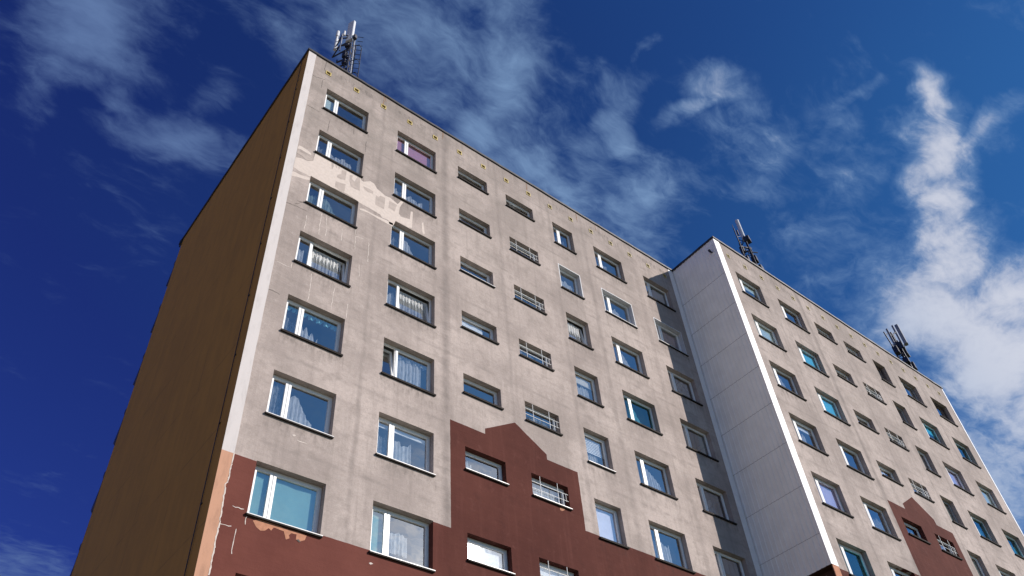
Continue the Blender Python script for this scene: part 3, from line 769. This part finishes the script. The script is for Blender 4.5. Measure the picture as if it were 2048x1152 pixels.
# left mast
o = (2.12, 1.0, ROOF+.02)
ma = empty('antenna_mast', o, 'left lattice mast with a broad white panel antenna above the brown end wall', 'antenna mast', 'antenna masts on the roof')
P = mast_parts(ma, o)
P('tower', M['dsteel'], lambda b: lattice(b, 2.10, 1.0, ROOF, 36.45, .42, 8, .028))
P('pole', M['galv'], lambda b: b.tube((2.24, .93, ROOF), (2.17, .95, 37.05), .045, 12))
def f_(b): b.rbox((1.97, 1.02, 37.35), .15, .36, 1.75, R(24), .05)
P('panel_antenna', M['antenna'], f_)
P('panel_antenna', M['antenna'], lambda b: (b.tube((1.70, 1.84, 36.62), (1.70, 1.84, 37.62), .075, 12), b.tube((1.70, 1.84, 37.62), (1.70, 1.84, 37.9), .05, 10), b.tube((1.70, 1.84, 37.9), (1.70, 1.84, 38.35), .08, 12)))
P('whip_antenna', M['galv'], lambda b: b.tube((1.68, 1.22, 35.6), (1.68, 1.22, 37.15), .035, 10))
P('whip_antenna', M['antenna'], lambda b: b.tube((1.70, 1.05, 36.75), (1.70, 1.05, 37.12), .05, 10))
def f_(b):
    for z in (36.15, 36.85):
        b.tube((2.1, 1.1, z), (1.72, 1.95, z), .035, 8); b.tube((2.0, .95, z-.12), (1.66, 1.25, z-.12), .03, 8); b.tube((1.66, 1.2, z-.12), (1.70, 2.0, z), .03, 8)
    for z in (34.3, 34.75, 35.25): b.tube((2.1, 1.1, z), (1.80, 1.62, z), .04, 8); b.tube((1.8, 1.62, z), (1.8, 1.62, z+.22), .03, 8)
    b.tube((1.66, 1.2, 37.0), (1.75, 1.75, 37.35), .025, 8); b.tube((2.02, 1.0, 36.9), (1.66, 1.1, 36.9), .025, 8)
P('bracket', M['dsteel'], f_)
for q in (((2.02, 1.18, 36.35), .22, .2, .34, .3, .02), ((1.98, 1.26, 35.55), .2, .2, .4, .3, .02), ((2.12, .82, 36.7), .16, .16, .26, .3, .02), ((2.0, 1.24, 34.9), .2, .18, .3, .5, .02), ((1.96, 1.3, 34.1), .26, .2, .3, .5, .02),):
    P('radio_box', M['dsteel'], lambda b: b.rbox(*q))
def f_(b):
    for k in range(13): z = ROOF+.3+k*.4; b.tube((2.28, .86, z), (2.50, .74, z), .014, 5)
    b.tube((2.5, .74, ROOF+.1), (2.48, .76, 35.9), .02, 6)
    for z in (33.5, 34.6, 35.9): b.tube((2.5, .74, z), (2.3, .62, z), .016, 5); b.tube((2.3, .62, z), (2.14, .82, z), .016, 5)
P('ladder', M['dsteel'], f_)
# middle mast
o = (25.2, YB+.93, ROOF+.02)
mb = empty('antenna_mast', o, 'mast with a single thick pale antenna cylinder above the white sheet-metal flank', 'antenna mast', 'antenna masts on the roof')
P = mast_parts(mb, o); yy = YB+.93
P('tower', M['dsteel'], lambda b: lattice(b, 25.42, yy, ROOF, 36.1, .74, 7, .036, .55))
P('panel_antenna', M['antenna'], lambda b: (b.rbox((25.58, yy, 36.93), .36, .2, 1.55, .5, .07), b.tube((25.58, yy, 37.7), (25.58, yy, 37.76), .12, 12, .09)))
P('whip_antenna', M['dsteel'], lambda b: (b.tube((24.86, yy, 35.1), (24.84, yy, 36.6), .03, 6), b.tube((24.86, yy, 35.85), (25.2, yy-.05, 36.1), .02, 6), b.tube((24.84, yy, 36.3), (24.84, yy, 36.9), .016, 6), b.tube((25.12, yy, 36.2), (25.12, yy, 36.6), .05, 6)))
def f_(b):
    b.tube((24.82, yy, 35.05), (25.95, yy, 35.6), .04, 8); b.tube((24.8, yy, 34.3), (24.84, yy, 35.3), .045, 8); b.tube((25.9, yy, 34.0), (25.9, yy, 35.7), .03, 8)
    b.tube((25.2, yy, 34.9), (25.85, yy-.3, 34.9), .03, 8)
P('bracket', M['dsteel'], f_)
for q in (((25.5, yy-.2, 35.85), .4, .3, .32, .3, .03), ((25.62, yy-.1, 34.35), .3, .3, .4, .3, .03), ((25.72, yy-.15, 33.6), .36, .3, .4, .2, .03), ((25.0, yy, 34.0), .24, .22, .5, .2, .03), ((25.1, yy+.1, 35.0), .26, .22, .4, .2, .03),):
    P('radio_box', M['dsteel'], lambda b: b.rbox(*q))
# right mast
o = (40.2, YB+.93, ROOF+.02)
mc = empty('antenna_mast', o, 'mast with several dark slim panel antennas near the far right roof end', 'antenna mast', 'antenna masts on the roof')
P = mast_parts(mc, o)
P('tower', M['dsteel'], lambda b: lattice(b, 40.25, yy, ROOF, 35.9, .62, 7, .045, .8))
P('pole', M['dsteel'], lambda b: b.tube((40.4, yy, ROOF), (40.4, yy, 36.9), .07, 8))
P('whip_antenna', M['dsteel'], lambda b: (b.tube((39.55, yy, 34.9), (39.25, yy, 36.35), .04, 6), b.tube((39.3, yy, 36.1), (39.8, yy, 36.5), .03, 6)))
P('panel_antenna', M['antgrey'], lambda b: b.rbox((40.02, yy, 36.3), .13, .12, 1.4, .4, .03))
P('panel_antenna', M['antgrey'], lambda b: b.rbox((40.5, yy, 36.2), .24, .16, 1.05, .3, .04))
P('panel_antenna', M['antgrey'], lambda b: b.rbox((41.35, yy, 37.15), .13, .12, 1.75, .4, .03))
P('panel_antenna', M['antgrey'], lambda b: b.rbox((42.05-.25, yy-.1, 37.35), .36, .22, 1.65, .35, .06))
def f_(b):
    b.tube((40.4, yy, 36.65), (41.4, yy, 37.5), .045, 8); b.tube((40.4, yy, 35.75), (41.4, yy, 36.45), .045, 8); b.tube((39.6, yy, 35.3), (40.4, yy, 35.6), .045, 8); b.tube((40.0, yy, 36.5), (40.5, yy, 36.65), .04, 8)
    pr = None
    for k in range(9):
        t = k/8; p_ = (41.75-.1*t-.25*math.sin(t*3), yy, 36.55-1.15*t)
        if pr: b.tube(pr, p_, .03, 6)
        pr = p_
P('bracket', M['dsteel'], f_)
for q in (((40.3, yy-.2, 35.5), .4, .3, .5, .3, .03), ((40.75, yy-.1, 35.2), .5, .3, .45, .3, .05), ((39.75, yy, 35.0), .4, .3, .5, .2, .03), ((40.5, yy-.2, 33.9), .36, .3, .5, .2, .03), ((39.95, yy-.2, 34.1), .4, .3, .4, .2, .03), ((40.35, yy-.2, 33.1), .5, .3, .4, .2, .03),):
    P('radio_box', M['dsteel'], lambda b: b.rbox(*q))

# ------------------------------------------------------------------ ground
m, t, p = new_mat('ground_grass_and_bounce_paving')
co = t.node('ShaderNodeTexCoord').outputs['Object']
g = t.mix(t.rng(t.noise(co, 3, 6), .35, .65), (.045, .065, .022), (.095, .105, .04))
pv = t.mix(t.rng(t.noise(co, 8, 5), .3, .7), (.30, .26, .18), (.38, .33, .235))
sx = t.node('ShaderNodeSeparateXYZ'); t.l.new(co, sx.inputs[0])
yard = t.math('LESS_THAN', t.math('ADD', sx.outputs[0], t.math('MULTIPLY', t.math('SUBTRACT', t.noise(co, .2, 3), .5), 3)), -1.5)   # unseen pale yard, added to bounce light onto the end wall; dark lawn elsewhere
t.l.new(t.mix(yard, g, pv), p.inputs['Base Color']); p.inputs['Roughness'].default_value = .95
b = MB(); S = 3000; n = 12
for i in range(n):
    for j in range(n):
        f = lambda k: -S+2*S*k/n
        b.quad((f(i), f(j), 0), (f(i+1), f(j), 0), (f(i+1), f(j+1), 0), (f(i), f(j+1), 0))
gr = b.build('ground', m); gr['label'] = 'unseen flat ground, dark lawn in front, pale yard added beside the block for bounce light'; gr['kind'] = 'structure'

# ------------------------------------------------------------------ daylight
SUN_AZ, SUN_EL = R(143.1), R(28.4)
w = bpy.data.worlds.new('World'); SC.world = w; w.use_nodes = True
t = NT(w.node_tree); bg = t.n['Background']
sky = t.node('ShaderNodeTexSky'); sky.sky_type = 'NISHITA'; sky.sun_disc = False; sky.sun_elevation = SUN_EL; sky.sun_rotation = SUN_AZ
sky.altitude = 100; sky.air_density = 1.0; sky.dust_density = .3; sky.ozone_density = 3.0
gen = t.node('ShaderNodeTexCoord').outputs['Generated']
sp = t.node('ShaderNodeSeparateXYZ'); t.l.new(gen, sp.inputs[0])
zc = t.math('MAXIMUM', sp.outputs[2], .06)
cb = t.node('ShaderNodeCombineXYZ'); t.l.new(t.math('DIVIDE', sp.outputs[0], zc), cb.inputs[0]); t.l.new(t.math('DIVIDE', sp.outputs[1], zc), cb.inputs[1])
pl = cb.outputs[0]                                     # position on a flat layer of cirrus
def warp(v, sc, amt):
    n = t.node('ShaderNodeTexNoise'); n.inputs['Scale'].default_value = sc; n.inputs['Detail'].default_value = 4; n.inputs['Roughness'].default_value = .6; t.l.new(v, n.inputs['Vector'])
    a = t.node('ShaderNodeVectorMath', operation='SUBTRACT'); t.l.new(n.outputs[1], a.inputs[0]); a.inputs[1].default_value = (.5, .5, .5)
    c = t.node('ShaderNodeVectorMath', operation='SCALE'); t.l.new(a.outputs[0], c.inputs[0]); c.inputs['Scale'].default_value = amt
    d = t.node('ShaderNodeVectorMath', operation='ADD'); t.l.new(v, d.inputs[0]); t.l.new(c.outputs[0], d.inputs[1]); return d.outputs[0]
pw = warp(warp(warp(pl, 3.0, .16), 8, .075), 24, .016)
mask = None
for (cx, cy, an, sa, sb, am) in CLOUDS:
    mp = t.node('ShaderNodeMapping', vector_type='TEXTURE'); t.l.new(pw, mp.inputs[0])
    mp.inputs['Location'].default_value = (cx, cy, 0); mp.inputs['Rotation'].default_value = (0, 0, an); mp.inputs['Scale'].default_value = (sa*1.95, sb*1.95, 1)
    ln = t.node('ShaderNodeVectorMath', operation='LENGTH'); t.l.new(mp.outputs[0], ln.inputs[0])
    k = t.rng(ln.outputs['Value'], 0, 1, am, 0)
    mask = k if mask is None else t.math('MAXIMUM', mask, k)
ww = warp(warp(pl, 2.2, .16), 9, .04)
rt = t.node('ShaderNodeMapping'); t.l.new(ww, rt.inputs[0]); rt.inputs['Rotation'].default_value = (0, 0, R(-35)); rt.inputs['Scale'].default_value = (1.0, 2.3, 1)
n1 = t.noise(ww, 3.4, 9, .62, .1)
n2 = t.noise(rt.outputs[0], 10, 7, .62, .25)
n3 = t.noise(rt.outputs[0], 30, 5, .6, .2)
fb = t.math('ADD', t.math('MULTIPLY', n1, .46), t.math('ADD', t.math('MULTIPLY', n2, .37), t.math('MULTIPLY', n3, .17)))
fn = t.rng(fb, .32, .68, smooth=False)
dens = t.rng(t.math('ADD', mask, t.math('MULTIPLY', t.math('SUBTRACT', fn, .5), t.rng(mask, .25, .95, .80, .50))), .08, 1.0)
tint = t.mix(1.0, sky.outputs[0], SKY_TINT, 'MULTIPLY')
# clear air darkens away from the sun, most at right angles to it; thin cloud brightens around it
def dot(v):
    d = t.node('ShaderNodeVectorMath', operation='DOT_PRODUCT'); t.l.new(gen, d.inputs[0]); d.inputs[1].default_value = v; return d.outputs['Value']
SDIR = (math.sin(SUN_AZ)*math.cos(SUN_EL), math.cos(SUN_AZ)*math.cos(SUN_EL), math.sin(SUN_EL))
ds = dot(SDIR)
dark = t.mix(t.rng(ds, -.18, .66, smooth=False), SKY_DARK, (1, 1, 1))
low = t.mix(t.rng(sp.outputs[2], .70, .90), (1.2, 1.32, 1.12), (1, 1, 1))   # paler toward the horizon
blue = t.mix(1.0, t.mix(1.0, tint, dark, 'MULTIPLY'), low, 'MULTIPLY')
glow = t.math('POWER', t.math('MAXIMUM', ds, 0), 260)
near = t.math('MULTIPLY', t.rng(ds, .982, .998), t.rng(fn, .1, .8, .35, .95))
haze = t.math('MULTIPLY', t.rng(sp.outputs[1], -.15, -.5), t.rng(fn, .2, .8, .10, .42))   # unseen thin cloud added on the sunny side to brighten pane reflections
dens = t.math('MAXIMUM', t.math('MAXIMUM', dens, near), haze)
tone = t.mix(t.rng(ds, -.05, .34), CLOUD_LEFT, CLOUD_MID)
tone = t.mix(t.rng(ds, .40, .60), tone, t.mix(t.rng(dens, .25, .95), CLOUD_MID, CLOUD_COL))
cloud = t.mix(glow, tone, (16, 15, 14.5))
tot = t.mix(t.math('MULTIPLY', dens, .92), blue, cloud)
t.l.new(tot, bg.inputs[0]); bg.inputs[1].default_value = .10
sd = Vector((math.sin(SUN_AZ)*math.cos(SUN_EL), math.cos(SUN_AZ)*math.cos(SUN_EL), math.sin(SUN_EL)))
L = bpy.data.lights.new('sun', 'SUN'); L.energy = 4.2; L.angle = R(.5); L.color = (1, .925, .85)
so = bpy.data.objects.new('sun', L); COL.objects.link(so); so.location = (60, -80, 90); so.rotation_euler = sd.to_track_quat('Z', 'Y').to_euler()

# ------------------------------------------------------------------ camera
cam = bpy.data.cameras.new('camera'); co_ = bpy.data.objects.new('camera', cam); COL.objects.link(co_)
cam.sensor_width = 36; cam.lens = 36*1662.66/2048; cam.clip_end = 10000; cam.clip_start = .1
Rv, Uv, Fv = (.78314811, -.61873642, -.06200219), (-.41370283, -.59286731, .69091123), (.46425102, .51543534, .72027592)
mt = Matrix(((Rv[0], Uv[0], -Fv[0], -5.0254), (Rv[1], Uv[1], -Fv[1], -16.1059), (Rv[2], Uv[2], -Fv[2], H-28.3913), (0, 0, 0, 1)))
co_.matrix_world = mt
SC.camera = co_
vs = SC.view_settings; vs.view_transform = 'Standard'; vs.look = 'None'; vs.exposure = EXPO; vs.gamma = 1; vs.use_curve_mapping = False
SC.cycles.max_bounces = 8; SC.cycles.transparent_max_bounces = 12; SC.cycles.sample_clamp_indirect = 4
